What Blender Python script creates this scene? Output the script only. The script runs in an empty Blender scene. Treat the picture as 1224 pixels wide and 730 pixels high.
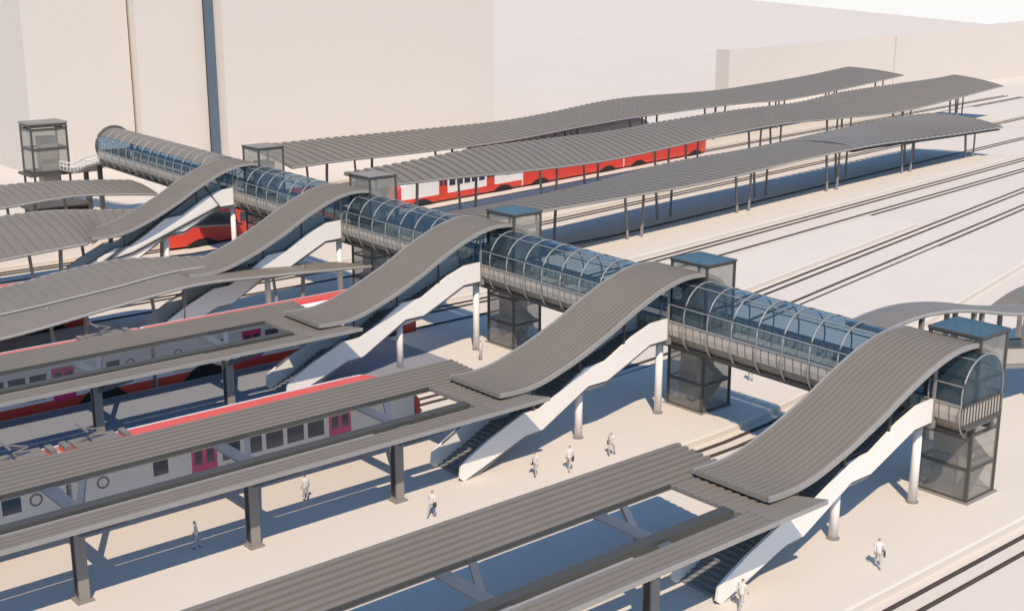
import bpy, math, random
from mathutils import Vector, Matrix
random.seed(7)
scene = bpy.context.scene
COL = scene.collection
R = math.radians

# ------------------------------------------------------------------ materials
def mat(name, color, rough=0.6, metal=0.0, var=0.06, scale=0.6, bump=0.0, bscale=8.0, spec=0.4):
    m = bpy.data.materials.new(name); m.use_nodes = True
    nt = m.node_tree; b = nt.nodes['Principled BSDF']
    b.inputs['Roughness'].default_value = rough
    b.inputs['Metallic'].default_value = metal
    b.inputs['Specular IOR Level'].default_value = spec
    tc = nt.nodes.new('ShaderNodeTexCoord')
    n = nt.nodes.new('ShaderNodeTexNoise'); n.inputs['Scale'].default_value = scale
    n.inputs['Detail'].default_value = 6.0; n.inputs['Roughness'].default_value = 0.65
    nt.links.new(tc.outputs['Object'], n.inputs['Vector'])
    mx = nt.nodes.new('ShaderNodeMix'); mx.data_type = 'RGBA'
    lo = [max(0, c * (1 - var * 1.6)) for c in color]; hi = [min(1, c * (1 + var)) for c in color]
    mx.inputs[6].default_value = (*lo, 1); mx.inputs[7].default_value = (*hi, 1)
    nt.links.new(n.outputs['Fac'], mx.inputs[0])
    nt.links.new(mx.outputs[2], b.inputs['Base Color'])
    if bump:
        n2 = nt.nodes.new('ShaderNodeTexNoise'); n2.inputs['Scale'].default_value = bscale
        nt.links.new(tc.outputs['Object'], n2.inputs['Vector'])
        bp = nt.nodes.new('ShaderNodeBump'); bp.inputs['Strength'].default_value = bump
        nt.links.new(n2.outputs['Fac'], bp.inputs['Height'])
        nt.links.new(bp.outputs['Normal'], b.inputs['Normal'])
    return m

def glass(name, tint, refl, ior=1.7, diff=0.06, dcol=(0.10, 0.16, 0.24), rough=0.04, graze=.7):
    m = bpy.data.materials.new(name); m.use_nodes = True
    nt = m.node_tree; nt.nodes.clear()
    out = nt.nodes.new('ShaderNodeOutputMaterial')
    tr = nt.nodes.new('ShaderNodeBsdfTransparent'); tr.inputs['Color'].default_value = (*tint, 1)
    gl = nt.nodes.new('ShaderNodeBsdfGlossy'); gl.inputs['Color'].default_value = (*refl, 1); gl.inputs['Roughness'].default_value = rough
    df = nt.nodes.new('ShaderNodeBsdfDiffuse'); df.inputs['Color'].default_value = (*dcol, 1)
    lw = nt.nodes.new('ShaderNodeLayerWeight'); lw.inputs['Blend'].default_value = .5
    pw = nt.nodes.new('ShaderNodeMath'); pw.operation = 'POWER'; pw.inputs[1].default_value = 4.0; nt.links.new(lw.outputs['Facing'], pw.inputs[0])
    fr = nt.nodes.new('ShaderNodeMath'); fr.operation = 'MULTIPLY_ADD'; f0 = ((ior-1)/(ior+1))**2
    nt.links.new(pw.outputs[0], fr.inputs[0]); fr.inputs[1].default_value = graze*(1-f0); fr.inputs[2].default_value = f0
    m1 = nt.nodes.new('ShaderNodeMixShader'); m1.inputs[0].default_value = diff
    m2 = nt.nodes.new('ShaderNodeMixShader')
    nt.links.new(tr.outputs[0], m1.inputs[1]); nt.links.new(df.outputs[0], m1.inputs[2])
    nt.links.new(fr.outputs[0], m2.inputs[0]); nt.links.new(m1.outputs[0], m2.inputs[1]); nt.links.new(gl.outputs[0], m2.inputs[2])
    nt.links.new(m2.outputs[0], out.inputs['Surface'])
    return m

M = dict(
    ground=mat('pale_ground', (0.63, 0.555, 0.485), 1.0, var=0.045, scale=0.05, bump=0.05, bscale=3, spec=0.02),
    platform=mat('pale_platform', (0.64, 0.565, 0.492), 1.0, var=0.035, scale=0.12, bump=0.04, bscale=4, spec=0.03),
    building=mat('pale_render', (0.615, 0.545, 0.485), 1.0, var=0.02, scale=0.02, spec=0.02),
    roof=mat('grey_roof_metal', (0.198, 0.170, 0.142), 0.55, var=0.08, scale=0.35, spec=0.3),
    shade_soffit=mat('grey_soffit', (0.16, 0.15, 0.14), 0.7),
    trim=mat('light_trim', (0.30, 0.275, 0.25), 0.5),
    beam=mat('olive_beam', (0.06, 0.058, 0.05), 0.6),
    column=mat('grey_column', (0.26, 0.23, 0.205), 0.7, var=0.1, scale=1.2),
    recess=mat('dark_gap_shade', (0.04, 0.04, 0.042), 0.7),
    white=mat('white_paint', (0.80, 0.735, 0.68), 0.6, var=0.03, scale=0.8),
    steps=mat('step_concrete', (0.22, 0.215, 0.21), 0.8),
    steel=mat('dark_steel', (0.085, 0.08, 0.072), 0.5, metal=0.2),
    hoop=mat('hoop_steel', (0.30, 0.29, 0.275), 0.45, metal=0.3),
    deck=mat('deck_grey', (0.24, 0.225, 0.20), 0.75),
    panel=mat('beige_panel', (0.46, 0.40, 0.34), 0.6, var=0.15, scale=1.4),
    rail=mat('rail_brown', (0.060, 0.045, 0.037), 0.7, var=0.15, scale=2.0),
    tw=mat('train_white', (0.80, 0.76, 0.74), 0.3, var=0.02),
    tred=mat('train_red', (0.66, 0.065, 0.045), 0.3, var=0.05),
    tdoor=mat('train_magenta', (0.72, 0.045, 0.20), 0.35, var=0.05),
    tglass=mat('train_glass', (0.035, 0.05, 0.075), 0.12, spec=0.6),
    tblack=mat('bogie_black', (0.022, 0.020, 0.018), 0.6, var=0.3, scale=3),
    tgrey=mat('roof_gear_grey', (0.20, 0.17, 0.15), 0.7, var=0.2, scale=3),
    panel2=mat('shaft_panel', (0.36, 0.33, 0.30), 0.6),
    kiosk=mat('dark_brown_panel', (0.09, 0.05, 0.05), 0.7),
    blue=mat('slate_blue_panel', (0.09, 0.125, 0.165), 0.6, var=0.04),
    cloth=mat('pale_clothing', (0.64, 0.585, 0.54), 0.9),
    dcloth=mat('dark_clothing', (0.07, 0.065, 0.065), 0.9),
    trousers=mat('grey_trousers', (0.42, 0.39, 0.37), 0.9),
    skin=mat('skin_tone', (0.50, 0.33, 0.25), 0.7),
    hair=mat('brown_hair', (0.05, 0.035, 0.025), 0.8),
    glass=glass('vault_glass', (0.54, 0.66, 0.74), (0.56, 0.68, 0.78), 1.45, 0.13, (0.11, 0.17, 0.23)),
    lglass=glass('lift_glass', (0.84, 0.84, 0.82), (0.8, 0.9, 1.0), 1.45, 0.36, (0.46, 0.42, 0.37), graze=.4),
    pglass=glass('canopy_glass', (0.93, 0.92, 0.92), (0.9, 0.95, 1.0), 1.12, 0.01, (0.30, 0.30, 0.32), graze=.15),
    bglass=glass('beige_glass', (0.80, 0.76, 0.70), (0.8, 0.85, 0.9), 1.4, 0.55, (0.36, 0.31, 0.26), graze=.3),
    shadow_slate=mat('shadow_slate_arm', (0.10, 0.115, 0.14), 0.6),  # shadow on the beams and arms put into their colour
    shade_sheet=mat('grey_shade_sheet', (0.24, 0.245, 0.27), 0.85, var=0.05, scale=0.2),  # shade tone for the third platform, held in the colour
    rglass=glass('roof_glass', (0.40, 0.50, 0.55), (0.40, 0.48, 0.50), 1.5, 0.45, (0.13, 0.20, 0.23), graze=.5),
)

def stripes(m, axis, freq, dark):
    nt = m.node_tree; b = nt.nodes['Principled BSDF']; src = b.inputs['Base Color'].links[0].from_socket
    tc = nt.nodes.new('ShaderNodeTexCoord'); sp = nt.nodes.new('ShaderNodeSeparateXYZ'); nt.links.new(tc.outputs['Object'], sp.inputs[0])
    mu = nt.nodes.new('ShaderNodeMath'); mu.operation = 'MULTIPLY'; mu.inputs[1].default_value = freq; nt.links.new(sp.outputs[axis], mu.inputs[0])
    fr = nt.nodes.new('ShaderNodeMath'); fr.operation = 'FRACT'; nt.links.new(mu.outputs[0], fr.inputs[0])
    gt = nt.nodes.new('ShaderNodeMath'); gt.operation = 'GREATER_THAN'; gt.inputs[1].default_value = .86; nt.links.new(fr.outputs[0], gt.inputs[0])
    mx = nt.nodes.new('ShaderNodeMix'); mx.data_type = 'RGBA'; nt.links.new(gt.outputs[0], mx.inputs[0]); nt.links.new(src, mx.inputs[6]); mx.inputs[7].default_value = (*dark, 1)
    nt.links.new(mx.outputs[2], b.inputs['Base Color'])
stripes(M['panel'], 1, 1.6, (.16,.14,.12))

# ------------------------------------------------------------------ mesh builder
class MB:
    def __init__(s): s.v = []; s.f = []; s.mi = []
    def add(s, vs, fs, mi=0):
        o = len(s.v); s.v += [tuple(p) for p in vs]
        s.f += [tuple(i + o for i in f) for f in fs]; s.mi += [mi] * len(fs); return s
    def box(s, x0, x1, y0, y1, z0, z1, mi=0):
        vs = [(x0,y0,z0),(x1,y0,z0),(x1,y1,z0),(x0,y1,z0),(x0,y0,z1),(x1,y0,z1),(x1,y1,z1),(x0,y1,z1)]
        return s.add(vs, [(0,3,2,1),(4,5,6,7),(0,1,5,4),(1,2,6,5),(2,3,7,6),(3,0,4,7)], mi)
    def bar(s, a, b, w, h=None, mi=0, up=(0,0,1)):
        a = Vector(a); b = Vector(b); h = h or w; d = (b - a).normalized(); up = Vector(up)
        sd = d.cross(up)
        if sd.length < 1e-4: sd = d.cross(Vector((1,0,0)))
        sd.normalize(); u = sd.cross(d); vs = []
        for p in (a, b):
            for i, j in ((-1,-1),(1,-1),(1,1),(-1,1)): vs.append(p + sd * (w/2*i) + u * (h/2*j))
        return s.add(vs, [(0,1,2,3),(7,6,5,4),(0,4,5,1),(1,5,6,2),(2,6,7,3),(3,7,4,0)], mi)
    def tube(s, pts, r, n=8, mi=0):
        pts = [Vector(p) for p in pts]; rings = []
        for i, p in enumerate(pts):
            d = (pts[min(i+1, len(pts)-1)] - pts[max(i-1, 0)]).normalized()
            up = Vector((0,0,1)) if abs(d.z) < 0.9 else Vector((1,0,0))
            a = d.cross(up).normalized(); b = a.cross(d)
            rr = r[i] if isinstance(r, (list, tuple)) else r
            rings.append([p + (a*math.cos(2*math.pi*k/n) + b*math.sin(2*math.pi*k/n))*rr for k in range(n)])
        vs = [q for rg in rings for q in rg]; fs = []
        for i in range(len(pts)-1):
            for k in range(n):
                fs.append((i*n+k, i*n+(k+1)%n, (i+1)*n+(k+1)%n, (i+1)*n+k))
        fs.append(tuple(range(n-1, -1, -1))); fs.append(tuple((len(pts)-1)*n+k for k in range(n)))
        return s.add(vs, fs, mi)
    def loft(s, rings, closed=True, caps=True, mi=0):
        n = len(rings[0]); vs = [q for r in rings for q in r]; fs = []; m = n if closed else n-1
        for i in range(len(rings)-1):
            for k in range(m): fs.append((i*n+k, i*n+(k+1)%n, (i+1)*n+(k+1)%n, (i+1)*n+k))
        if caps and closed:
            fs.append(tuple(range(n-1,-1,-1))); fs.append(tuple((len(rings)-1)*n+k for k in range(n)))
        return s.add(vs, fs, mi)
    def prism_y(s, poly, y0, y1, mi=0):          # polygon in XZ pushed along Y
        n = len(poly); vs = [(x,y0,z) for x,z in poly] + [(x,y1,z) for x,z in poly]
        fs = [tuple(range(n)), tuple(range(2*n-1, n-1, -1))] + [(i, i+n, (i+1)%n+n, (i+1)%n) for i in range(n)]
        return s.add(vs, fs, mi)
    def build(s, name, m, parent=None, smooth=False):
        me = bpy.data.meshes.new(name); me.from_pydata(s.v, [], s.f)
        for q in (m if isinstance(m, (list, tuple)) else [m]): me.materials.append(q)
        for p, k in zip(me.polygons, s.mi): p.material_index = k
        import bmesh
        bm = bmesh.new(); bm.from_mesh(me); bmesh.ops.recalc_face_normals(bm, faces=bm.faces); bm.to_mesh(me); bm.free()
        if smooth:
            for p in me.polygons: p.use_smooth = True
        me.update()
        o = bpy.data.objects.new(name, me); COL.objects.link(o)
        if parent is not None: o.parent = parent; o.location = -Vector(parent.get('origin', (0,0,0)))
        return o

def tag(o, label, cat, group=None, kind=None):
    if label: o['label'] = label
    if cat: o['category'] = cat
    if group: o['group'] = group
    if kind: o['kind'] = kind
    return o

def thing(name, label, cat, group=None, loc=(0,0,0)):
    """Empty at the thing's base; its parts are built in world coordinates and shifted by the base"""
    o = bpy.data.objects.new(name, None); COL.objects.link(o); o.location = loc
    o['origin'] = tuple(loc); o.empty_display_size = 0.3
    return tag(o, label, cat, group)

def sub(mb, name, m, parent, **k):               # sub-part below a part mesh: same coordinates as the part
    o = mb.build(name, m, None, **k); o.parent = parent; return o

def lerp(a, b, t): return a + (b-a)*t
def interp(pts, x):
    if x <= pts[0][0]: return pts[0][1]
    for i in range(len(pts)-1):
        if x <= pts[i+1][0]:
            x0, y0 = pts[i]; x1, y1 = pts[i+1]; t = (x-x0)/(x1-x0)
            m0 = (pts[i+1][1]-pts[max(i-1,0)][1])/max(1e-6, pts[i+1][0]-pts[max(i-1,0)][0])*(x1-x0)
            j = min(i+2, len(pts)-1); m1 = (pts[j][1]-pts[i][1])/max(1e-6, pts[j][0]-pts[i][0])*(x1-x0)
            return (2*t**3-3*t*t+1)*y0+(t**3-2*t*t+t)*m0+(-2*t**3+3*t*t)*y1+(t**3-t*t)*m1
    return pts[-1][1]

P = 20.0
BEND = [(.25,17),(.22,5),(.19,8.8),(.13,25),(.14,8),(.145,0),(.145,0),(.145,0)]
def bend(g, X):
    s, x0 = BEND[g]; d = X - x0; w = 8.0
    if d <= -w: return 0.0
    if d < w: return s*(d+w)**2/(4*w)
    return s*d
def zt(Y): return .018*max(Y, 0)

# ------------------------------------------------------------------ setting
ground = MB().add([(-600,-500,-.5),(640,-500,-.5),(640,353,-.5),(1075,894,-.5),(1900,1930,-.5),(1900,2400,-.5),(-600,2400,-.5)],
                  [(0,1,2,3,4,5,6)]).build('ground', M['ground'])
tag(ground, 'pale flat station ground between the tracks', 'ground', kind='structure')

def xs(x0, x1, step=4.0):
    n = max(2, int((x1-x0)/step)); return [x0+(x1-x0)*i/n for i in range(n+1)]

ENDS = [62, 64, 74, 134, 205, 235, 235]
for k in range(7):                               # raised platforms, each with softly rounded edges
    rings = []
    for X in xs(-110, ENDS[k]):
        yr = P*k-5.25+bend(k, X); yl = P*k+7.65+bend(k+1, X)
        if k == 6: yl = yr+12.9
        if k == 3:
            q = min(1, max(0, (X-4)/36)); q = q*q*(3-2*q); yl = lerp(yl, yr+8.1, q)
        if k == 0: yl = P*k+11.9+bend(1, X)
        rings.append([(X,yr,-.52),(X,yr,-.10),(X,yr+.06,-.02),(X,yr+.16,0),(X,yl-.16,0),(X,yl-.06,-.02),(X,yl,-.10),(X,yl,-.52)])
    o = MB().loft(rings).build('platform', M['platform'])
    tag(o, None, None, kind='structure')

shade_o = MB().add([(-110,35.3,.004),(-3.5,35.3,.004),(-3.5,47.3,.004),(-110,47.3,.004)], [(0,1,2,3)]).build('shade_sheet', M['shade_sheet'])  # flat sheet painting shade onto the third platform
tag(shade_o, 'grey-blue strip of painted shade on the third platform', 'shade_sheet', kind='structure')
TR = [(0,-6.57)]
for g in range(1,7): TR += ([(g, P*(g-1)+8.93)] if g > 1 else []) + [(g, P*(g-1)+13.43)]
for g, y0 in TR:                                 # each track: two rails
    mb = MB(); x1 = {0:120,1:25}.get(g, 240)
    for d in (-.53, .53):
        X = xs(-110, x1, 5.0)
        rings = []
        for x in X:
            y = y0+d+bend(g, x)
            if (g, y0) == (4, 68.93):
                q = min(1, max(0, (x-4)/40)); q = q*q*(3-2*q); y = lerp(y, 64.2+d+bend(3, x), q)
            rings.append([(x,y-.12,-.504),(x,y-.07,-.36),(x,y+.07,-.36),(x,y+.12,-.504)])
        mb.loft(rings)
    tag(mb.build('railway_track', M['rail']), None, None, kind='structure')

# pale buildings behind
def building(x0, x1, y0, y1, h0, h1, label):
    t = thing('building', label, 'building', 'pale buildings behind the station', ((x0+x1)/2, y0, -.5))
    MB().add([(x0,y0,-.5),(x1,y0,-.5),(x1,y1,-.5),(x0,y1,-.5),(x0,y0,h0),(x1,y0,h1),(x1,y1,h1),(x0,y1,h0)],
             [(0,3,2,1),(4,5,6,7),(0,1,5,4),(1,2,6,5),(2,3,7,6),(3,0,4,7)]).build('wall', M['building'], t)
building(7.2, 23.6, 156, 240, 62, 62, 'tall blank pale building corner behind the lone lift tower')
building(23.95, 35.45, 154, 230, 66, 66, 'narrow tall blank pale building between thin dark seam and blue-grey pillar')
building(36.65, 92.3, 150, 230, 64, 64, 'broad tall blank pale building just beyond the blue-grey pillar')
building(168, 233.8, 157, 161, 12.2, 13.4, 'low pale building behind the ends of the long wavy canopies')
building(233.9, 420, 156.6, 161, 13.4, 18.6, 'low pale building reaching the picture edge beyond the tracks')
pil = MB().box(35.5, 36.6, 152.6, 153.8, -.5, 70).build('pillar', M['blue'])
tag(pil, 'tall slim blue-grey pillar standing between the pale buildings', 'pillar')

# ------------------------------------------------------------------ footbridge
CX, RT = 1.9, 2.15                              # vault axis and radius
Y0, Y1 = -2.6, 113.0
fb = thing('footbridge', 'long glass vaulted footbridge crossing over all the tracks', 'footbridge', None, (CX, Y0, 0))
def fz(Y): return 5.3+zt(Y)
def arch(Y, r, n=14, a0=R(-12), a1=R(192)):
    return [(CX+r*math.cos(a0+(a1-a0)*i/n), Y, fz(Y)+1.62+r*math.sin(a0+(a1-a0)*i/n)) for i in range(n+1)]
YS = [Y0+(Y1-Y0)*i/60 for i in range(61)]
MB().loft([[(CX-1.3,Y,fz(Y)-.42),(CX+1.3,Y,fz(Y)-.42),(CX+1.72,Y,fz(Y)-.08),(CX-1.72,Y,fz(Y)-.08)] for Y in YS]).build('deck', M['deck'], fb)
MB().loft([arch(Y, RT-.06) for Y in YS], closed=False).build('glass_vault', M['glass'], fb, smooth=True)
for sd in (-1, 1):
    MB().loft([[(CX+sd*1.5,Y,fz(Y)-.50),(CX+sd*1.82,Y,fz(Y)-.2),(CX+sd*2.03,Y,fz(Y)+.2)] for Y in YS], closed=False).build('lower_cladding', M['bglass'], fb)
    MB().loft([[(CX+sd*2.05,Y,fz(Y)+.2),(CX+sd*2.15,Y,fz(Y)+.65),(CX+sd*2.15,Y,fz(Y)+1.13),(CX+sd*2.11,Y,fz(Y)+1.13),(CX+sd*2.11,Y,fz(Y)+.65),(CX+sd*2.01,Y,fz(Y)+.2)] for Y in YS]).build('parapet', M['panel'], fb)
    mb = MB()
    mb.loft([[(CX+sd*2.2,Y,fz(Y)+1.14),(CX+sd*2.06,Y,fz(Y)+1.14),(CX+sd*2.06,Y,fz(Y)+1.24),(CX+sd*2.2,Y,fz(Y)+1.24)] for Y in YS])
    mb.build('handrail', M['hoop'], fb)
    mb = MB()
    mb.loft([[(CX+sd*1.25,Y,fz(Y)-.85),(CX+sd*1.55,Y,fz(Y)-.85),(CX+sd*1.62,Y,fz(Y)-.52),(CX+sd*1.25,Y,fz(Y)-.45)] for Y in YS])
    mb.build('edge_girder', M['steel'], fb)
n = 58
for i in range(n):
    Y = Y0+(Y1-Y0)*i/(n-1)
    pts = [(CX+1.5,Y,fz(Y)-.75),(CX+1.95,Y,fz(Y)-.3),(CX+2.2,Y,fz(Y)+.3),(CX+2.26,Y,fz(Y)+.9)] + arch(Y, RT, 16) + [(CX-2.26,Y,fz(Y)+.9),(CX-2.2,Y,fz(Y)+.3),(CX-1.95,Y,fz(Y)-.3),(CX-1.5,Y,fz(Y)-.75)]
    MB().tube(pts, .052, 6).build('hoop', M['hoop'], fb, smooth=True)
for i in range(4):                               # long glazing bars
    a = R(18+48*i); 
    MB().tube([(CX+(RT-.03)*math.cos(a),Y,fz(Y)+1.62+(RT-.03)*math.sin(a)) for Y in YS], .045, 6).build('purlin', M['hoop'], fb)
mb = MB(); A = [R(58+12*i) for i in range(8)]
mb.loft([[(CX+(RT+.01)*math.cos(a),Y,fz(Y)+1.62+(RT+.01)*math.sin(a)) for a in A]+[(CX+(RT-.05)*math.cos(a),Y,fz(Y)+1.62+(RT-.05)*math.sin(a)) for a in reversed(A)] for Y in (85,92,99,106,113.2)])
mb.build('roof_cap', M['roof'], fb)
MB().tube(arch(Y1+.12, RT+.08, 20, R(-25), R(205)), .2, 8).build('end_ring', M['steel'], fb, smooth=True)
# glazed ends
for Y in (Y0-.03, Y1+.03):
    a = arch(Y, RT-.08, 16, R(0), R(180)); z0 = fz(Y)+1.15
    vs = a + [(CX-RT+.1,Y,z0),(CX+RT-.1,Y,z0)]
    MB().add(vs, [tuple(range(len(vs)))]).build('end_glazing', M['glass'], fb)
    mb = MB(); mb.box(CX-1.95, CX+1.95, Y-.03, Y+.03, fz(Y)-.1, fz(Y)+1.1); mb.build('end_panel', M['panel'], fb)
    mb = MB()
    for i in range(13):
        x = CX-1.9+3.8*i/12; mb.bar((x,Y-.06,fz(Y)),(x,Y-.06,fz(Y)+1.1),.05)
    mb.bar((CX-2,Y-.06,fz(Y)-.05),(CX+2,Y-.06,fz(Y)-.05),.16,.2); mb.bar((CX-2,Y-.06,fz(Y)+1.15),(CX+2,Y-.06,fz(Y)+1.15),.09)
    mb.build('end_railing', M['steel'], fb)

# ------------------------------------------------------------------ stairs and their wavy canopies
ORD = ['nearest', 'second', 'third', 'fourth', 'farthest']
SD = [ 'beside the lone pair of tracks', 'behind the nearest empty platform roof', 'with a white and red train ending beside it', 'behind the double rimmed wavy roof', 'nearest the blue-grey pillar']
def stair(k):
    y = P*k; dz = zt(y); sc = 1+dz/5.6
    lab = ['wide white-walled stairs, nearest of five, foot among the walking people in front',
           'white-walled stairs, second nearest of five, three people walking beside its foot',
           'white-walled stairs, middle one of five, train roof ending under its lower column',
           'white-walled stairs, fourth of five, mostly hidden behind a grey roof',
           'dark-outlined stairs, farthest of five, nearest to the blue-grey pillar'][k]
    t = thing('stair', lab, 'stairs', 'stairs up to the footbridge', (-17.6, y+.4, 0))
    bot = [(-17.75,0),(-12.9,1.62),(-11.5,1.68),(-8.9,2.95),(-7.6,3.58),(-5.9,3.6),(-4.5,4.15),(-2.0,5.15),(-.25,5.2)]
    top = [(-.25,6.55),(-1.9,6.5),(-3.7,5.95),(-6.1,4.85),(-7.9,4.75),(-9.9,3.75),(-11.7,3.0),(-13.2,2.95),(-14.6,2.45),(-15.84,2.0),(-17.3,1.32),(-17.95,.95),(-18.05,.25)]
    poly = [(x, z*sc) for x,z in bot+top]
    MB().prism_y(poly, y-1.0, y-.84).build('side_wall', M['white'], t)
    MB().prism_y(poly, y+1.86, y+2.02).build('side_wall', M['white'], t)
    prof = [(-17.5,0)]; x, z = -17.5, 0.0
    def flight(n, rise, run):
        nonlocal x, z
        for _ in range(n):
            z += rise; prof.append((x,z)); x += run; prof.append((x,z))
    flight(12, .158, .36); x += 1.35; prof.append((x,z)); flight(12, .155, .318); x += 1.6; prof.append((x,z)); flight(12, (5.3-z)/12, (-1.7-x)/12)
    prof.append((-.25, z))
    under = [(-.25,z-.35),(-1.9,z-.35),(-6,z-2.0),(-7.7,z-2.05),(-11.7,z-3.85),(-13,z-3.9),(-16.6,0.02),(-17.2,.02)]
    poly = [(a,b*sc) for a,b in prof] + [(a,max(.02,b*sc)) for a,b in under]
    MB().prism_y(poly, y-.83, y+1.85).build('steps', M['steps'], t)
    for yy in (y-.74, y+1.76):
        MB().tube([(a,yy,b*sc+.12) for a,b in reversed(top[1:-2])], .035, 6).build('handrail', M['steel'], t)
    for xx, zz in ((0,4.9),(-7.5,3.5)):
        mb = MB(); mb.tube([(xx,y+.42*(xx==0)*0,0),(xx,y,zz*sc)], .26, 16); c = mb.build('column', M['white'], t, smooth=False)
        for p in c.data.polygons: p.use_smooth = len(p.vertices) == 4
        b = MB().tube([(xx,y,0),(xx,y,.06)], .36, 16); sub(b, 'base_plate', M['column'], c)
    # glazed landing box between stair head and footbridge
    z1 = fz(y)
    mb = MB(); mb.box(-.35, .02, y-1.02, y+2.04, z1-.5, z1); mb.build('landing', M['deck'], t)
    for yy in (y-.98, y+2.0): MB().bar((-.3,yy,z1-.4),(-.3,yy,z1+3.3),.14).build('portal_post', M['hoop'], t)
    for xx, hz in ((-12.2,5.35),(-8.3,6.4),(-4.4,7.95)):
        for yy in (y-.92, y+1.94):
            zb = interp([(a,b) for a,b in reversed(top[:-1])], xx)*sc
            MB().bar((xx,yy,zb-.05),(xx,yy,5.2+(hz-5.2)*(1+dz/4.3)),.12).build('canopy_post', M['steel'], t)
    if k == 4:
        mb = MB(); yy = y-1.12
        o1 = [(-14.7,2.5),(-9.0,5.6),(-3.7,8.75)]; o2 = [(-14.7,2.5),(-11.4,3.1),(-2.0,6.6),(-3.6,8.8)]
        mb.tube([(a,yy,b) for a,b in o1], .11, 6); mb.tube([(a,yy,b) for a,b in o2], .11, 6)
        mb.build('outline_frame', M['recess'], t)
    return t

CP = [(-15.8,5.22),(-14.5,5.16),(-13.2,5.22),(-12,5.42),(-10.6,5.8),(-9.3,6.2),(-8,6.68),(-6.6,7.22),(-5.2,7.85),(-3.8,8.42),(-2.4,8.92),(-1.2,9.25),(0,9.46),(1.0,9.5),(2,9.44),(2.9,9.22),(3.6,8.86),(4.15,8.35),(4.45,7.75)]
def stair_canopy(k):
    y = P*k; dz = .4*k if k < 3 else .72+.2*(k-2)
    lab = ['grey ribbed S-shaped canopy, nearest of five, over the stairs beside the open arched bridge end',
           'grey ribbed S-shaped canopy, second nearest of five, above the stairs with three walkers',
           'grey ribbed S-shaped canopy, middle one of five, crossing over white and red train',
           'grey ribbed S-shaped canopy, fourth of five, running down into the double-rimmed wavy roof',
           'grey ribbed S-shaped canopy, farthest of five, below the blue-grey pillar'][k]
    t = thing('stair_canopy', lab, 'canopy', 'wavy canopies over the stairs', (-15.8, y, 0))
    pr = [(x, 5.22+(z-5.22)*(1+dz/4.3)) for x,z in CP]
    fine = []
    for i in range(len(pr)-1):
        for j in range(4):
            xx = lerp(pr[i][0], pr[i+1][0], j/4); fine.append((xx, interp(pr, xx)))
    fine.append(pr[-1])
    ya, yb, pitch = y-1.98, y+2.72, .36
    nr = int(round((yb-ya)/pitch)); pitch = (yb-ya)/nr
    rings_t = []; rings_b = []
    for i, (x, z) in enumerate(fine):
        a = fine[max(i-1,0)]; b = fine[min(i+1,len(fine)-1)]
        tx, tz = b[0]-a[0], b[1]-a[1]; l = math.hypot(tx,tz); nx, nz = -tz/l, tx/l
        top = []
        for r_ in range(nr):
            yy = ya+r_*pitch
            for fy, h in ((0,.0),(.03,.075),(.55,.075),(.58,.0)):
                top.append((x+nx*h, yy+fy*pitch, z+nz*h))
        top.append((x, yb, z))
        rings_t.append(top + [(x-nx*.2, yb-.12, z-nz*.2), (x-nx*.2, ya+.12, z-nz*.2)])
    MB().loft(rings_t).build('roof_sheet', M['roof'], t)
    for yy in (ya-.02, yb+.02):
        mb = MB(); rg = []
        for i, (x, z) in enumerate(fine):
            a = fine[max(i-1,0)]; b = fine[min(i+1,len(fine)-1)]
            tx, tz = b[0]-a[0], b[1]-a[1]; l = math.hypot(tx,tz); nx, nz = -tz/l, tx/l
            rg.append([(x+nx*.1,yy-.07,z+nz*.1),(x+nx*.1,yy+.07,z+nz*.1),(x-nx*.16,yy+.07,z-nz*.16),(x-nx*.16,yy-.07,z-nz*.16)])
        mb.loft(rg); mb.build('edge_trim', M['trim'], t)
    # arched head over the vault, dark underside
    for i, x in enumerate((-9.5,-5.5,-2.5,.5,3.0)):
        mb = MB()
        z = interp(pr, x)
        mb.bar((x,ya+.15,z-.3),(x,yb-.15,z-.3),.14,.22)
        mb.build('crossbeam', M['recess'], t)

for k in range(5):
    stair(k); stair_canopy(k)

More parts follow.
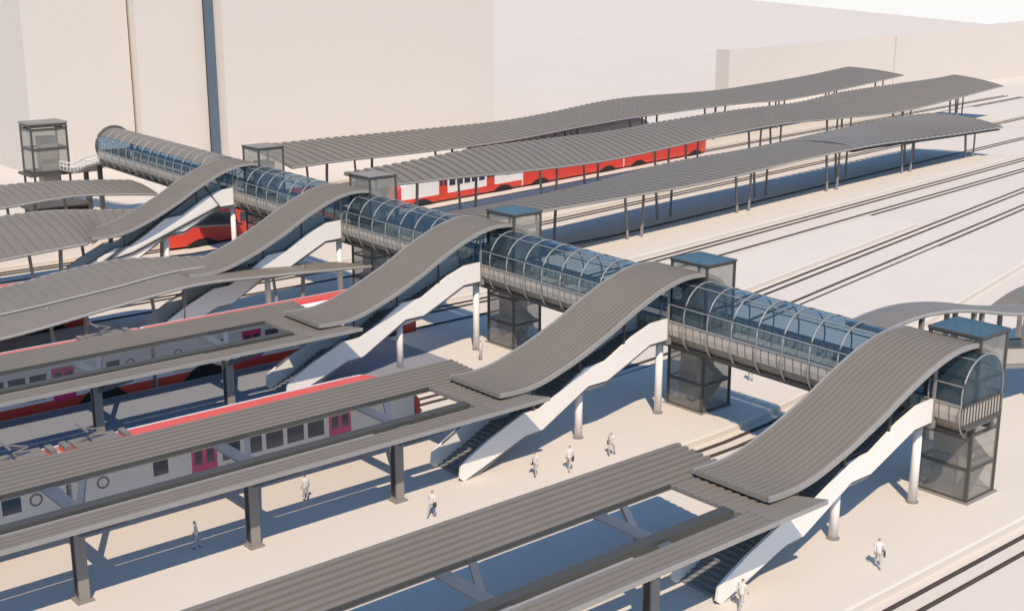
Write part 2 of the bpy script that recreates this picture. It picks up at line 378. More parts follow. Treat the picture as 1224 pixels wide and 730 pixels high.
# ------------------------------------------------------------------ lift towers
def lift(k):
    y = P*k; h = 9.85+.028*y
    lab = ['glass lift tower with blue roof, nearest of five, at the arched end of the footbridge',
           'glass lift tower with blue roof, second nearest of five, under the footbridge between tracks',
           'glass lift tower with blue roof, middle one of five, left of the twisting slatted canopy',
           'grey lift tower, fourth of five, at the nose of the red and white train',
           'grey lift tower, farthest of five, touching the near end of the back canopy'][k]
    t = thing('lift_tower', lab, 'lift tower', 'lift towers along the footbridge', (3.3, y-.4, 0))
    x0, x1, y0, y1 = 2.15, 4.95, y-2.1, y+1.05
    posts = [(x0,y0),(x1,y0),(x1,y1),(x0,y1)]
    for px, py in posts: MB().bar((px,py,0),(px,py,h),.16).build('corner_post', M['steel'], t)
    for z in (.08, 2.0, 4.1, 5.0, 7.3, h-.1):
        mb = MB()
        for i in range(4): mb.bar((*posts[i],z),(*posts[(i+1)%4],z),.12,.16)
        mb.build('ring_beam', M['steel'], t)
    g = .06
    for (a, b) in ((0,1),(1,2),(2,3),(3,0)):
        pa, pb = posts[a], posts[b]
        mb = MB(); mb.add([(*pa,.16),(*pb,.16),(*pb,h-.2),(*pa,h-.2)], [(0,1,2,3)]); mb.build('glass_wall', M['lglass'], t)
    MB().box(x0-.05, x1+.05, y0-.05, y1+.05, h, h+.06).build('roof_glazing', M['rglass'] if k < 3 else M['column'], t)
    mb = MB(); 
    for i in range(4):
        pa = [(x0-.1,y0-.1),(x1+.1,y0-.1),(x1+.1,y1+.1),(x0-.1,y1+.1)]
        mb.bar((*pa[i],h+.0),(*pa[(i+1)%4],h+.0),.09,.13)
    mb.build('roof_frame', M['steel'], t)
    MB().box(x0+.9, x1-.3, y0+1.2, y1-.25, .05, h-1.6).build('lift_shaft', M['panel2'], t)
    MB().box(x0+.5, x0+.86, y0+1.3, y1-.5, .1, 2.3).build('lift_door', M['blue'], t)
    mb = MB()                                     # inner flight zigzag
    for i in range(3):
        za, zb = 0.2+1.9*i, 2.1+1.9*i
        xa, xb = (x0+.3, x1-.3) if i % 2 == 0 else (x1-.3, x0+.3)
        if zb < h-1.5: mb.bar((xa,y0+.6,za),(xb,y0+.6,zb),.85,.12)
    mb.build('inner_flight', M['recess'], t)
    MB().box(x0-.25, x1+.25, y0-.25, y1+.25, 0, .07).build('plinth', M['column'], t)
for k in range(5): lift(k)

t = thing('lift_tower', 'glass lift tower standing apart at far left beyond the footbridge', 'lift tower', None, (-1, 128, 0))
x0, x1, y0, y1, h = -3.4, 1.2, 126.4, 130.0, 10.4
posts = [(x0,y0),(x1,y0),(x1,y1),(x0,y1)]
for px, py in posts: MB().bar((px,py,-.5),(px,py,h),.22).build('corner_post', M['steel'], t)
for z in (0,4.4,7.4,h-.5,h):
    mb = MB()
    for i in range(4): mb.bar((*posts[i],z),(*posts[(i+1)%4],z),.2,.3)
    mb.build('ring_beam', M['steel'], t)
for a, b in ((0,1),(1,2),(2,3),(3,0)):
    MB().add([(*posts[a],4.6),(*posts[b],4.6),(*posts[b],h-.7),(*posts[a],h-.7)], [(0,1,2,3)]).build('glass_wall', M['lglass'], t)
MB().box(x0-.2,x1+.2,y0-.2,y1+.2,h+.18,h+.4).build('roof', M['column'], t)
MB().box(x0+1.6,x1-.9,y0+1.2,y1-.6,-.5,h-1.6).build('lift_shaft', M['panel2'], t)
MB().box(x0-.7,x1+1.2,y0-.6,y1+.4,4.0,4.3).build('floor_slab', M['steel'], t)

t = thing('walkway', 'zigzag railed walkway linking far lift tower to rounded bridge end', 'walkway', None, (0, 119, 0))
pa = [(1.4,126.2,4.6),(1.2,121,4.9),(1.4,117,6.2),(1.9,113.6,7.0)]
mb = MB()
for a, b in zip(pa, pa[1:]): mb.bar(a, b, 3.0, .25)
mb.build('deck', M['deck'], t)
for sd in (-1,1):
    mb = MB(); q = [(a[0]+sd*1.5,a[1],a[2]+1.1) for a in pa]; mb.tube(q, .09, 6)
    q2 = [(a[0]+sd*1.5,a[1],a[2]+.55) for a in pa]; mb.tube(q2, .06, 6)
    for a, b in zip(pa, pa[1:]):
        for i in range(4):
            p_ = Vector(a).lerp(Vector(b), i/4); mb.bar((p_.x+sd*1.5,p_.y,p_.z),(p_.x+sd*1.5,p_.y,p_.z+1.1),.07)
    mb.build('railing', M['white'], t)
for a in pa[1:3]: MB().bar((a[0],a[1],-.5),(a[0],a[1],a[2]-.1),.5).build('support', M['steel'], t)

# ------------------------------------------------------------------ platform roofs, near side
def sawslab(x0, x1, ya, yb, zf, thick, pitch, mb, x1b=None, ribh=.07):
    """ribbed slab; ribs along X. x1b: X of the far end at yb (skewed end)"""
    nr = max(1, int(round((yb-ya)/pitch))); p_ = (yb-ya)/nr; x1b = x1 if x1b is None else x1b
    rings = []
    for t_ in (0, 1):
        ring = []
        for r_ in range(nr):
            for fy, h in ((0,.0),(.02,ribh),(.52,ribh),(.55,0)):
                yy = ya+(r_+fy)*p_; xe = lerp(x1, x1b, (yy-ya)/(yb-ya))
                X = lerp(x0, xe, t_); ring.append((X, yy, zf(X,yy)+h))
        X = lerp(x0, x1b, t_); ring += [(X,yb,zf(X,yb)),(X,yb,zf(X,yb)-thick)]
        X = lerp(x0, x1, t_); ring.append((X,ya,zf(X,ya)-thick))
        rings.append(ring)
    mb.loft(rings)

def platform_roof(k, lab, x0=-78):
    y = P*k
    t = thing('platform_roof', lab, 'platform roof', 'flat ribbed roofs over the platforms', (-22.3, y-.7, 0))
    zr = 4.9
    mb = MB(); sawslab(x0, -13.2, y+2.85, y+6.8, lambda X,Y: zr-.14, .2, .54, mb, -12.8, .13); mb.build('wide_slab', M['roof'], t)
    mb = MB(); sawslab(x0, -17.0, y-3.35, y-1.75, lambda X,Y: zr-.08, .18, .44, mb, -17.0)
    a0, a1 = zr-.25, zr-.02
    mb.add([(-17.0,y-3.35,a1),(-13.0,y-3.35,a1),(-14.0,y-1.75,a1),(-17.0,y-1.75,a1),(-17.0,y-3.35,a0),(-13.0,y-3.35,a0),(-14.0,y-1.75,a0),(-17.0,y-1.75,a0)],
           [(0,1,2,3),(7,6,5,4),(0,4,5,1),(1,5,6,2),(2,6,7,3),(3,7,4,0)])
    mb.build('narrow_slab', M['roof'], t)
    mb = MB(); sawslab(-17.4, -13.8, y-1.72, y+2.82, lambda X,Y: zr-.1, .18, .5, mb, -13.2); mb.build('link_slab', M['roof'], t)
    MB().box(x0,-17.45,y-1.25,y-.6,zr-.42,zr-.02).build('gutter_beam', M['beam'], t)
    MB().box(x0,-13.05,y-3.42,y-3.36,zr-.24,zr-.01).build('fascia', M['trim'], t)
    MB().box(x0,-17.45,y+2.79,y+2.84,zr-.2,zr).build('inner_fascia', M['beam'], t)
    xk = -22.4
    while xk > x0+2:
        mb = MB(); mb.box(xk-.26, xk+.26, y-1.05, y-.42, 0, zr-.43); c = mb.build('column', M['column'], t)
        sub(MB().box(xk-.27, xk-.262, y-.92, y-.52, .3, 4.2), 'recess', M['recess'], c)
        sub(MB().box(xk-.42, xk+.42, y-1.2, y-.25, 0, .1), 'base', M['column'], c)
        MB().bar((xk+.1,y-3.2,zr-.3),(xk+.1,y+2.85,zr-.3),.75,.14).build('cross_beam', M['shadow_slate'], t)
        MB().bar((xk+.05,y-.9,3.5),(xk+1.5,y-3.0,zr-.35),.3,.26).build('arm', M['shadow_slate'], t)
        MB().bar((xk+.05,y-.6,3.3),(xk+2.0,y+3.2,zr-.3),.34,.3).build('arm', M['shadow_slate'], t)
        xk -= 9.3
    for X in [x0+9.3*i for i in range(int((-17.2-x0)/9.3))]:
        xa, xb = X+.04, min(X+9.26, -17.5)
        MB().add([(xa,y-.58,zr-.06),(xb,y-.58,zr-.06),(xb,y+2.77,zr-.04),(xa,y+2.77,zr-.04)],[(0,1,2,3)]).build('roof_glazing', M['pglass'], t)
    mb = MB()                                     # lamps and boxes hung under the roof
    xk = -17.6
    while xk > x0+4:
        MB().box(xk-.5, xk+.5, y-2.9, y-2.5, 4.4, 4.64).build('lamp_housing', M['column'], t); xk -= 9.3
    # platform benches/equipment read as one line of light strip
    mb = MB(); mb.box(x0, -24.5, y-1.70, y-1.5, 4.7, 4.78); mb.build('light_strip', M['trim'], t)
platform_roof(0, 'ribbed flat roof nearest the viewer, open strip showing only empty blue-shaded ground')
platform_roof(1, 'ribbed flat roof with magenta train doors showing through its open strip, columns on sunlit platform')
platform_roof(2, 'ribbed flat roof behind the white and red train roof, red train skirt below it')

# ------------------------------------------------------------------ wavy slatted roofs
def wavy(name, lab, rr, rl, pitch, parts_cb, loc, group, slat=.17, thick=.2, mname='roof', tip=0.0):
    """ruled surface between two rims (functions of s in 0..1), finned across"""
    t = thing(name, lab, 'canopy', group, loc)
    L = (Vector(rl(1))-Vector(rl(0))).length; n = int(L/pitch)
    rings = []
    cut = .60 if tip else 1.1
    for i in range(n):
        if i/n > cut: break
        for f, h in ((0,0),(.03,slat),(.5,slat),(.53,0)):
            s = (i+f)/n; h = h; a = Vector(rr(s)); b = Vector(rl(s)); 
            row = [a.lerp(b, q)+Vector((0,0,h+.25*math.sin(math.pi*q))) for q in (0,.25,.5,.75,1)]
            rings.append(row+[row[4]-Vector((0,0,h+thick)), row[2]-Vector((0,0,h+thick)), row[0]-Vector((0,0,h+thick))])
    mb = MB(); mb.loft(rings)
    if tip:
        nb = 26; e = (Vector(rr(1))-Vector(rr(0))).normalized()
        for i in range(nb):
            s = cut+(1-cut)*(i+.5)/nb; a = Vector(rr(s)); b = Vector(rl(s)); an = R(7)*min(1, (i+3)/9)
            hw = lerp(.72,.46,min(1,i/7)); w = e*math.cos(an)*hw; up = Vector((0,0,math.sin(an)*hw)); nn = (e*-math.sin(an)+Vector((0,0,math.cos(an))))*.06; rg = []
            for q in range(9):
                c = a.lerp(b, q/8)+Vector((0,0,.1+.35*math.sin(math.pi*q/8)))+e*(1.3*math.sin(math.pi*q/8))
                rg.append([c-w-up-nn, c+w+up-nn, c+w+up+nn, c-w-up+nn])
            mb.loft(rg)
    if tip:  # dark sheet added under the blades: darkens the gaps, makes the shadow solid
        MB().loft([[Vector(rr(q)).lerp(Vector(rl(q)), v)+Vector((0,0,.25*math.sin(math.pi*v)-d)) for v, d in ((.03,.5),(.5,.42),(.97,.5),(.97,.62),(.5,.54),(.03,.62))] for q in [cut+(1.0-cut)*i/24 for i in range(25)]]).build('shade_soffit', M['recess'], t)
    mb.build('roof_sheet', M[mname], t)
    for fn in (rr, rl):
        MB().tube([Vector(fn(i/60))-Vector((0,0,.06)) for i in range(61)], .13, 6).build('edge_trim', M['trim'], t)
    return t

def rimfn(pts, x0, x1, fy):
    z = [(p[0], p[1]) for p in pts]
    return lambda s: (lerp(x0,x1,s), fy(lerp(x0,x1,s)), interp(z, lerp(x0,x1,s)))

def posts(t, rr, rl, ss, name='post'):
    for s, q in ss:
        a = Vector(rr(s)).lerp(Vector(rl(s)), q); 
        for d in (-1.15, 1.15):
            mb = MB(); mb.bar((a.x+d,a.y,0),(a.x+d*1.35,a.y+.2,a.z+.15),.26); mb.build(name, M['column'], t)

caL = [(16,6.6),(24,6.6),(35,6.3),(55,5.95),(75,6.45),(88,6.66),(111,6.55),(125,6.25),(138,5.85),(158,6.2),(189,7.3),(216,8.2)]
caU = [(20,7.6),(33,7.36),(49,6.95),(68,6.6),(80,6.95),(94,7.7),(104,7.75),(129,7.05),(145,7.2),(166,7.65),(187,8.55),(198,9.0)]
cbL = [(14,7.0),(26,6.6),(38,6.0),(55,5.5),(70,5.8),(78,6.1),(99,6.45),(116,5.9),(135,5.2),(150,5.2),(187,6.6)]
cbU = [(a,b+.72) for a,b in [(16,6.2),(27,6.45),(40,6.9),(50,6.8),(70,6.55),(79,6.8),(101,6.95),(120,6.7),(135,7.4),(160,7.5),(176,7.5),(186,7.7)]]
ccL = [(12,6.3),(25,6.0),(38,5.72),(55,5.55),(74,5.95),(94,5.95),(110,5.4),(125,4.95),(139,4.6)]
ccU = [(16,4.5),(31,4.5),(43,4.8),(59,5.6),(79,5.6),(102,6.15),(118,6.45),(133,6.1)]
rows = lambda n, off=.0: [((i+.5)/n+off/n, .22 if i % 2 == 0 else .62) for i in range(n)]
G = 'long wavy slatted canopies on the far side'
rr, rl = rimfn(caL,17,190,lambda X: 94+.165*X), rimfn(caU,18,187,lambda X: 107+.165*X)
t = wavy('wavy_canopy', 'long wavy slatted canopy at the back, just before the pale buildings', rr, rl, 1.5, None, (100,112,0), G); posts(t, rr, rl, rows(15))
rr, rl = rimfn(cbL,15,189,lambda X: 74.5+.14*X), rimfn(cbU,18,186,lambda X: 84.3+.14*X)
t = wavy('wavy_canopy', 'middle long wavy slatted canopy with a red train running beneath', rr, rl, 1.5, None, (100,95,0), G); posts(t, rr, rl, rows(14))
rr, rl = rimfn(ccL,13,137,lambda X: 55.3+.12*X), rimfn(ccU,16,133,lambda X: 67.3+.12*X)
t = wavy('wavy_canopy', 'long slatted canopy in front of the others, twisting at its tip, over shaded platform', rr, rl, 1.35, None, (70,67,0), G, tip=3.2); posts(t, rr, rl, rows(11))

G2 = 'wavy roofs left of the footbridge'
P4n = [(a,b-.25) for a,b in [(-62,4.0),(-45,3.2),(-32,3.5),(-23,4.45),(-16,5.1),(-10,4.85),(0,4.2),(2,4.1)]]
P4m = [(-62,4.2),(-45,3.6),(-31,4.05),(-22,4.7),(-15,5.3),(-8.6,4.75),(0,3.95),(2,3.9)]
P4w = [(-62,4.3),(-45,3.8),(-28,4.4),(-23,5.0),(-18,5.35),(-12,5.3)]
rr, rl = rimfn(P4m,-62,-9.5,lambda X: 60.2), rimfn(P4w,-62,-9.0,lambda X: 67.3-.55*max(0,X+18))
t = wavy('wavy_roof', 'wavy grey roof with two pale rims, left of the fourth stairs, red train nose below', rr, rl, .9, None, (-30,60,0), G2, slat=.06)
rr2, rl2 = rimfn(P4n,-62,1.0,lambda X: 56.3), rimfn([(a,b-.12) for a,b in P4m],-62,-.5,lambda X: 59.95)
L_ = 63; rings = []
for i in range(90):
    s = i/89; a = Vector(rr2(s)); b = Vector(rl2(s)); rings.append([a, a.lerp(b,.5)+Vector((0,0,.05)), b, b-Vector((0,0,.18)), a-Vector((0,0,.18))])
MB().loft(rings).build('lower_strip', M['roof'], t)
MB().tube([Vector(rr2(i/60))-Vector((0,0,.05)) for i in range(61)], .13, 6).build('edge_trim', M['trim'], t)
posts(t, rr2, rl, [(.30,.25),(.45,.25),(.60,.25),(.74,.25),(.9,.15)])

rr, rl = rimfn([(-62,4.4),(-40,4.05),(-24,4.8),(-19.5,5.05),(-16.5,5.1),(-13,4.55),(-10.6,4.43),(-5.7,4.31),(-1.5,4.04),(2.3,3.75)],-62,2.3,lambda X: 76.4+6*min(1,max(0,(X+17)/4))), rimfn([(-62,5.6),(-40,5.8),(-21,6.6),(-16,6.6),(-10,6.0),(-4,5.4),(.4,4.6),(4.3,4.2)],-62,3.5,lambda X: 87.2-.06*max(0,X+16))
t = wavy('wavy_roof', 'wavy grey roof with ribbed end under the farthest stairs and thin posts', rr, rl, .95, None, (-30,80,0), G2, slat=.10)
posts(t, rr, rl, [(.45,.2),(.56,.2),(.65,.2),(.75,.2),(.84,.2)])
rr, rl = rimfn([(-62,5.4),(-18,5.6),(-10,6.0),(-5,5.7),(2,4.9)],-62,0.5,lambda X: 97.6), rimfn([(-62,6.4),(-13,6.7),(-8,6.5),(-2,6.0),(2,5.5)],-62,0.5,lambda X: 105.2)
t = wavy('wavy_roof', 'grey slatted roof at far left in front of the lone lift tower', rr, rl, .95, None, (-20,101,0), G2, slat=.10)
posts(t, rr, rl, [(.55,.3),(.66,.3),(.76,.3),(.86,.3)])

# exit canopy descending beyond the nearest bridge end
ex = [(1.9,8.95),(3.4,9.12),(5.1,9.22),(7.6,9.15),(11.4,8.65),(17.5,7.35),(23.5,6.4),(30,5.6),(40,5.2),(48,5.6)]
t = thing('exit_canopy', 'smooth grey curved canopy leaving the bridge beside the nearest lift tower', 'canopy', None, (12, 5.2, 0))
rg = []
for X in xs(2.0, 46, .8):
    z = interp(ex, X); y0 = 4.0+.02*max(0,X-15); y1 = 6.6+.02*max(0,X-15)
    rg.append([(X,y0,z),(X,lerp(y0,y1,.5),z+.12),(X,y1,z),(X,y1,z-.22),(X,y0,z-.22)])
MB().loft(rg).build('roof_sheet', M['roof'], t)
for f in (4.0, 6.6):
    MB().tube([(X,f+.02*max(0,X-15),interp(ex,X)-.1) for X in xs(2.0,46,.8)], .12, 6).build('edge_trim', M['trim'], t)
for X in (6.5, 12.6, 13.6, 19.5, 26):
    z = interp(ex, X); MB().bar((X,4.3,max(0,z-3.2)),(X,4.3,z-.2),.26).build('post', M['column'], t)
    MB().bar((X,6.2,max(0,z-3.2)),(X,6.2,z-.2),.26).build('post', M['column'], t)
t = thing('exit_stair', 'sloping railed stairway under the smooth curved canopy', 'stairs', None, (12, 5.2, 0))
dk = lambda X: max(.05, interp(ex, X)-3.55 if X > 7.6 else 5.6)
mb = MB()
mb.loft([[(X,4.1,dk(X)),(X,6.4,dk(X)),(X,6.4,dk(X)-.35),(X,4.1,dk(X)-.35)] for X in xs(4.0, 30, 1.0)]); mb.build('deck', M['deck'], t)
for yy in (4.1, 6.4):
    MB().loft([[(X,yy-.05,dk(X)),(X,yy+.05,dk(X)),(X,yy+.05,dk(X)+1.05),(X,yy-.05,dk(X)+1.05)] for X in xs(4.0,30,1.0)]).build('parapet', M['panel'], t)
    MB().tube([(X,yy,dk(X)+1.12) for X in xs(4.0,30,1.0)], .06, 6).build('handrail', M['steel'], t)
for X in (9.5, 16.5, 23):
    MB().bar((X,5.2,0),(X,5.2,dk(X)-.3),.4).build('column', M['column'], t)
t = thing('exit_canopy', 'dark rounded canopy end cut by the picture edge, above the curved canopy', 'canopy', None, (30, 9.5, 0))
rg = []
for i in range(20):
    X = 28.0+i*.8; z = 4.6+.8*math.sin(min(1,i/6)*math.pi/2)
    rg.append([(X,9.9,z),(X,11.6,z),(X,11.6,z-.2),(X,9.9,z-.2)])
MB().loft(rg).build('roof_sheet', M['roof'], t)
for X in (31,36,41): MB().bar((X,10.7,-.3),(X,10.7,5.2),.3).build('post', M['column'], t)

# ------------------------------------------------------------------ trains
def carriage(t, parent, p0, p1, nose0, nose1, red, door, gear, k, allred=False):
    """one car between two points on the track axis (u=0..24)"""
    p0 = Vector((*p0,0)); p1 = Vector((*p1,0)); L = (p1-p0).length; e = (p1-p0)/L; n = Vector((-e.y,e.x,0))
    def W(u, v, z): q = p0+e*(u*L/24)+n*v; return (q.x,q.y,z)
    sec = [(-1.30,-.22),(-1.37,.2),(-1.37,.66),(-1.37,2.95),(-1.27,3.6),(-.9,4.0),(-.6,4.12),(.62,4.12),(1.0,4.05),(1.27,3.6),(1.37,2.95),(1.37,.66),(1.37,.2),(1.30,-.22)]
    us = [.1,.3,.7,1.3,2.2,3.6,5] if nose0 else [.15]
    us = us+[12]+([19,20.4,21.8,22.7,23.3,23.7,23.9] if nose1 else [23.85])
    rings = []
    for u in us:
        d = u if nose0 and u < 12 else (24-u if nose1 and u > 12 else 9)
        f = min(1, max(0,d)/4.2); tz = 1-(1-f)**2.2; w = 1-.42*(1-f)**2.4
        # the nose pulls the roof down
        rings.append([W(u, v*w, z if z < 1.1 else 1.1+(z-1.1)*(.34+.66*tz)) for v,z in sec])
    mb = MB(); N = len(sec); vs = [q for r in rings for q in r]; fs = []; mi = []
    for i in range(len(rings)-1):
        nosy = (nose0 and us[i] < .65) or (nose1 and us[i+1] > 23.35)
        for j in range(N):
            fs.append((i*N+j, i*N+(j+1)%N, (i+1)*N+(j+1)%N, (i+1)*N+j))
            red_f = j in (0,1,11,12) or j in (5,6) or nosy
            mi.append(1 if red_f or (allred and k >= allred-1) else 0)
    fs.append(tuple(range(N-1,-1,-1))); mi.append(1 if nose0 else 0)
    fs.append(tuple((len(rings)-1)*N+j for j in range(N))); mi.append(1 if nose1 else 0)
    mb.add(vs, fs); mb.mi = mi
    body = mb.build('carriage', [M['tw'], red], t)
    S = lambda m_, nm, mt: sub(m_, nm, mt, body)
    def plate(u0,u1,z0,z1,side,off,th=.03):
        vv = side*(1.37+off); v2 = side*(1.37+off-th)
        m_ = MB(); c = [W(u0,v2,z0),W(u1,v2,z0),W(u1,vv,z0),W(u0,vv,z0),W(u0,v2,z1),W(u1,v2,z1),W(u1,vv,z1),W(u0,vv,z1)]
        return m_.add(c, [(0,3,2,1),(4,5,6,7),(0,1,5,4),(1,2,6,5),(2,3,7,6),(3,0,4,7)])
    for side in (-1, 1):
        for uc in (8.0, 17.3):
            d_ = S(plate(uc-.8,uc+.8,.55,2.9,side,.03), 'door', door)
            for du in (-.38,.38): sub(plate(uc+du-.24,uc+du+.24,1.75,2.6,side,.045), 'door_window', M['tglass'], d_)
        for i in range(5):
            uc = 9.75+i*1.45; S(plate(uc-.58,uc+.58,1.6,2.7,side,.012), 'window', M['tglass'])
        for uc in ((20.9,) if not nose1 else ()): S(plate(uc-.5,uc+.5,1.75,2.65,side,.012), 'window', M['tglass'])
        for uc in ((5.3,) if not nose0 else ()): S(plate(uc-.45,uc+.45,1.75,2.65,side,.012), 'window', M['tglass'])
        for uc in (1.9,22.2):
            if (uc < 3 and nose0) or (uc > 20 and nose1): continue
            m_ = MB(); rr_ = []
            for a in range(17):
                an = 2*math.pi*a/16
                for q in (.26,.36): rr_.append(W(uc+q*math.cos(an), side*1.39, 2.2+q*math.sin(an)))
            m_.add(rr_, [(2*a,2*a+1,2*a+3,2*a+2) for a in range(16)]); S(m_, 'ring_emblem', M['tgrey'])
    for uc in (4.0, 20.0):                        # bogie with arched skirt
        m_ = MB(); ah = .65 if allred else 1.15; prof = [(a,-.3+(b+.3)*ah) for a,b in [(-2.0,-.3),(-1.7,.05),(-1.1,.55),(-.5,.8),(.5,.8),(1.1,.55),(1.7,.05),(2.0,-.3)]]
        for side in (1,):
            c = [W(uc+a,-1.40,z) for a,z in prof]+[W(uc+a,1.40,z) for a,z in prof]; n_ = len(prof)
            m_.add(c, [tuple(range(n_)), tuple(range(2*n_-1,n_-1,-1))]+[(i,i+n_,(i+1)%n_+n_,(i+1)%n_) for i in range(n_)])
        bg = S(m_, 'bogie', M['tblack'])
        for du in (-1.05,1.05):
            m_ = MB()
            for side in (-1,1): m_.tube([W(uc+du,side*.45,-.06),W(uc+du,side*.62,-.06)], .34, 14)
            sub(m_, 'wheel_pair', M['tblack'], bg)
    for nz, u0, sg in ((nose0,0,1),(nose1,24,-1)):
        if nz:
            m_ = MB(); c = []
            pts = [(.75,1.02),(1.5,1.02),(2.6,1.12),(3.3,1.0)]
            zz = [1.9,2.42,3.06,3.3]
            c = [W(u0+sg*a, s_*w, z+.05) for (a,w),z in zip(pts,zz) for s_ in (-.78,.78)]
            m_.add(c, [(0,1,3,2),(2,3,5,4),(4,5,7,6)]); S(m_, 'windscreen', M['tglass'])
            for s_ in (-.8,.8):
                q = W(u0+sg*.1, s_, 1.25); S(MB().tube([q, W(u0+sg*.02, s_, 1.25)], .14, 8), 'headlamp', M['white'])
    if gear:
        m_ = MB()
        for uc in gear:
            m_.add([W(uc+a,b,c) for a in (-1.3,1.3) for b in (-.7,.7) for c in (4.1,4.3)], [(0,1,3,2),(4,6,7,5),(0,4,5,1),(2,3,7,6),(0,2,6,4),(1,5,7,3)])
            m_.bar(W(uc-1.1,0,4.3),W(uc+.5,0,4.75),.10); m_.bar(W(uc+.5,0,4.75),W(uc-.7,0,5.1),.08)
            m_.bar(W(uc-.7,-.8,5.1),W(uc-.7,.8,5.1),.1)
            for du in (-1.7,1.7): m_.bar(W(uc+du,-.5,4.25),W(uc+du,.5,4.25),.35,.3)
        S(m_, 'roof_gear', M['tgrey'])

def train(lab, g, y0, x_start, ncar, n0, n1, red, door, gears, allred=False):
    ctr = x_start+ncar*12
    t = thing('train', lab, 'train', None, (ctr, y0+bend(g,ctr), -.5))
    for i in range(ncar):
        a, b = x_start+24*i, x_start+24*(i+1)
        carriage(t, None, (a, y0+bend(g,a)), (b, y0+bend(g,b)), n0 and i == 0, n1 and i == ncar-1, red, door, gears.get(i), i, allred)
train('white train with magenta doors and red striped roof, nearest of the trains', 2, 28.93, -62.2, 2, True, True, M['tred'], M['tdoor'], {0:(22.0,), 1:(2.2,)})
train('white train with magenta doors seen under the third flat roof', 3, 48.93, -48, 2, True, True, M['tred'], M['tdoor'], {0:(21,)})
train('red-nosed train stopping short under the double-rimmed wavy roof', 4, 68.93, -68.5, 2, True, True, M['tred'], M['tred'], {})
train('red-nosed train emerging beneath the footbridge between the two farthest stairs', 5, 93.43, -1.4, 1, True, True, M['tred'], M['tred'], {}, 1)
train('long white and red train under the middle long wavy canopy', 5, 93.43, 32.5, 3, True, True, M['tred'], M['tred'], {}, 2)
train('red-roofed train under the back wavy canopy', 6, 108.93, 60, 2, True, True, M['tred'], M['tred'], {0:(21,), 1:(3,)})
t = thing('kiosk', 'small dark brown kiosk under the slatted roof at far left', 'kiosk', None, (-7, 109, -.5))
MB().box(-10.2,-4.0,108,111.5,-.5,2.9).build('wall', M['kiosk'], t); MB().box(-10.6,-3.6,107.6,111.9,2.9,3.2).build('roof', M['steel'], t)
for a in range(3): MB().box(-9.7+2*a,-8.3+2*a,107.95,108.02,.5,2.2).build('window', M['tglass'], t)

# ------------------------------------------------------------------ people
def figure_mesh(pose):
    """one continuous skinned body, then baked to a mesh"""
    st, lean, arm = pose
    J = {}
    def j(n, x, y, z, r, par): J[n] = ((x,y,z), r, par)
    j('pelvis', 0,0,.92,.15,None); j('waist', .01+lean*.1,0,1.08,.125,'pelvis'); j('chest', .02+lean*.3,0,1.28,.16,'waist')
    j('neck', .03+lean*.5,0,1.46,.06,'chest'); j('head0', .05+lean*.55,0,1.56,.085,'neck'); j('head', .06+lean*.6,0,1.66,.095,'head0')
    for s, sg in (('l',1),('r',-1)):
        k = st*sg
        j('hip'+s, 0,.09*sg,.86,.10,'pelvis'); j('knee'+s, .18*k+.03,.10*sg,.48,.07,'hip'+s); j('ankle'+s, .26*k-.10*abs(st),.10*sg,.08,.05,'knee'+s); j('toe'+s, .26*k-.10*abs(st)+.17,.11*sg,.045,.04,'ankle'+s)
        j('sh'+s, .02+lean*.35,.19*sg,1.38,.07,'chest'); j('el'+s, -.10*k*arm+lean*.3,.24*sg,1.10,.05,'sh'+s); j('wr'+s, -.16*k*arm+.10+lean*.3,.23*sg,.86,.038,'el'+s); j('ha'+s, -.18*k*arm+.13+lean*.3,.23*sg,.77,.036,'wr'+s)
    names = list(J); me = bpy.data.meshes.new('person')
    me.from_pydata([J[n][0] for n in names], [(names.index(J[n][2]), i) for i, n in enumerate(names) if J[n][2]], [])
    o = bpy.data.objects.new('person_tmp', me); COL.objects.link(o)
    sk = o.modifiers.new('s', 'SKIN'); sk.use_smooth_shade = True
    for i, n in enumerate(names):
        me.skin_vertices[0].data[i].radius = (J[n][1], J[n][1]); me.skin_vertices[0].data[i].use_root = (i == 0)
    o.modifiers.new('d', 'SUBSURF').levels = 1
    bpy.context.view_layer.update()
    dg = bpy.context.evaluated_depsgraph_get(); ev = o.evaluated_get(dg)
    m2 = bpy.data.meshes.new_from_object(ev); bpy.data.objects.remove(o); bpy.data.meshes.remove(me)
    m2.materials.clear()
    for q in ('cloth','dcloth','skin','hair','trousers'): m2.materials.append(M[q])
    hx = J['head'][0][0]
    for p in m2.polygons:
        c = p.center; p.use_smooth = True
        hand = c.z < .90 and abs(c.y) > .185
        p.material_index = 2 if (c.z > 1.50 or hand) else 0
        if .10 < c.z < .92 and not hand: p.material_index = 4
        if c.z > 1.6 and (c.x < hx-.01 or c.z > 1.72): p.material_index = 3
        elif c.z < .10: p.material_index = 1
    return m2, hx
POSES = [(1.0,.15,1.0),(.6,.05,.8),(0.15,0,.3),(-.9,.12,1.0)]
MESH = [figure_mesh(p) for p in POSES]
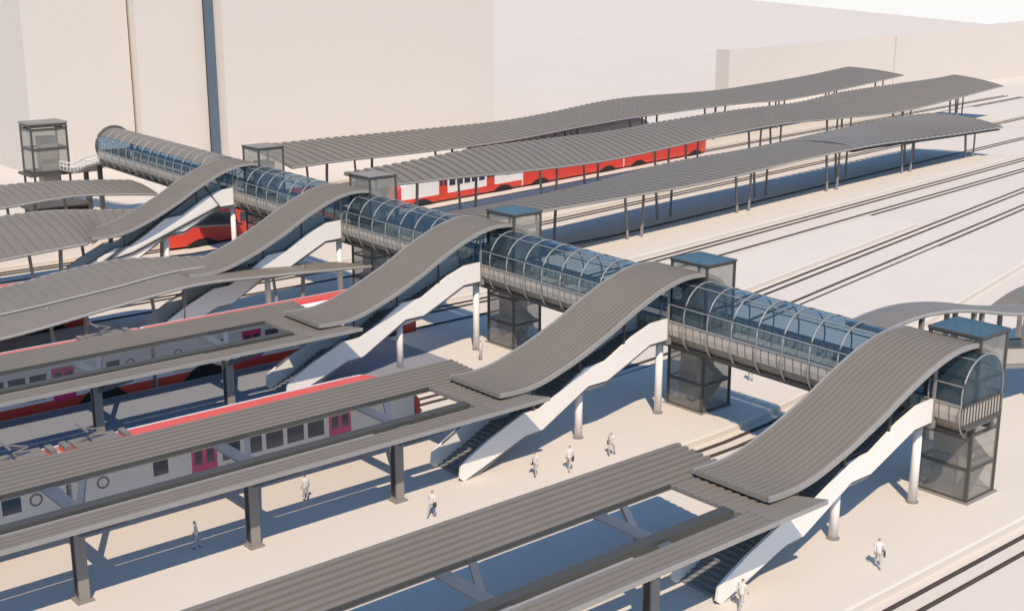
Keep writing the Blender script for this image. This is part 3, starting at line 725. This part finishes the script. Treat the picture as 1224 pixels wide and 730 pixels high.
PPL = [(-8.65,-3.59,0,40,'person in pale clothes walking alone on the open platform, right of the nearest stairs'),
       (-8.06,16.33,3,200,'person walking alone, right of two others beside the second stairs'),
       (-11.81,16.22,0,30,'person walking between two others beside the second stairs'),
       (-13.98,16.84,1,190,'person walking closest to the foot of the second stairs'),
       (-1.54,37.49,2,120,'small standing person at the foot of the tall white column by the third stairs'),
       (10.45,20.44,1,60,'person standing on bright ground beyond the footbridge railing'),
       (-22.34,16.09,3,20,'person walking on the sunlit strip just past the roof column'),
       (-26.46,22.62,2,80,'person in pale clothes standing beneath the roof between two columns'),
       (-34.14,20.9,1,150,'person standing in shade near the leftmost roof columns'),
       (-17.44,-1.94,0,10,'person cut by the bottom picture edge, beside the foot of nearest stairs'),
       (-12.6,19.9,2,90,'person standing in the shade beside the second stairs')]
for i, (x, y, m_, rot, lab) in enumerate(PPL[:10]):
    me, hx = MESH[m_]
    o = bpy.data.objects.new('person', me); COL.objects.link(o)
    o.location = (x, y, .004); o.rotation_euler = (0,0,R(rot)); o.scale = (.94,)*3
    tag(o, lab, 'person', 'people on the platforms')
    # a bag carried on the shoulder side
    if i in (0,1,2,3,6):
        b = MB(); b.box(-.22,.06,-.33,-.24,.72,1.02)
        bo = b.build('bag', M['dcloth']); bo.parent = o

# pale horizon: a tall ring of bright sky far beyond everything
rg = []
for i in range(97):
    a = 2*math.pi*i/96; c, s_ = math.cos(a)*4200, math.sin(a)*4200; rg.append([(c,s_,-900),(c,s_,160)])
m = bpy.data.materials.new('bright_sky'); m.use_nodes = True; m.node_tree.nodes.clear()
_o = m.node_tree.nodes.new('ShaderNodeOutputMaterial'); _e = m.node_tree.nodes.new('ShaderNodeEmission')
_e.inputs['Color'].default_value = (1,.99,.975,1); _e.inputs['Strength'].default_value = .75
m.node_tree.links.new(_e.outputs[0], _o.inputs['Surface'])
tag(MB().loft(rg, closed=False).build('sky', m), None, None, kind='structure')

# ------------------------------------------------------------------ light, camera
w = bpy.data.worlds.new('World'); scene.world = w; w.use_nodes = True
nt = w.node_tree; bg = nt.nodes['Background']
KX, KY = .48, .68
el = math.atan2(1, math.hypot(KX, KY)); az_from = math.atan2(-KY, -KX)      # direction towards the sun
sky = nt.nodes.new('ShaderNodeTexSky'); sky.sky_type = 'NISHITA'; sky.sun_disc = False
sky.sun_elevation = el; sky.sun_rotation = math.pi/2-az_from
sky.air_density = 1.3; sky.dust_density = 0.0; sky.ozone_density = 4.0
wb = nt.nodes.new('ShaderNodeMix'); wb.data_type = 'RGBA'; wb.blend_type = 'MULTIPLY'; wb.inputs[0].default_value = 1
wb.inputs[7].default_value = (.74,1.0,1.15,1); nt.links.new(sky.outputs[0], wb.inputs[6]); nt.links.new(wb.outputs[2], bg.inputs['Color']); bg.inputs['Strength'].default_value = .115
sd = bpy.data.lights.new('sun', 'SUN'); sd.energy = 3.6; sd.angle = R(.5); sd.color = (1.0,.86,.68)
so = bpy.data.objects.new('sun', sd); COL.objects.link(so)
so.rotation_euler = Vector((KX,KY,-1)).to_track_quat('-Z','Y').to_euler(); so.location = (-60,-80,120)

cam = bpy.data.cameras.new('camera'); co = bpy.data.objects.new('camera', cam); COL.objects.link(co)
yaw, pit = 0.868770012, 0.256064053
fw = Vector((math.cos(yaw)*math.cos(pit), math.sin(yaw)*math.cos(pit), -math.sin(pit)))
rt = Vector((math.sin(yaw), -math.cos(yaw), 0)); up = rt.cross(fw)
co.matrix_world = Matrix(((rt.x,up.x,-fw.x,-61.2833),(rt.y,up.y,-fw.y,-36.9018),(rt.z,up.z,-fw.z,29.3811),(0,0,0,1)))
cam.sensor_width = 36; cam.lens = 36*1519.6/1224; cam.clip_start = .5; cam.clip_end = 6000
scene.camera = co
vs_ = scene.view_settings; vs_.view_transform = 'Standard'; vs_.look = 'None'; vs_.exposure = 0.38; vs_.gamma = 1.0; vs_.use_curve_mapping = False
scene.cycles.max_bounces = 8; scene.cycles.transparent_max_bounces = 24
for o in bpy.data.objects:
    if 'origin' in o: del o['origin']
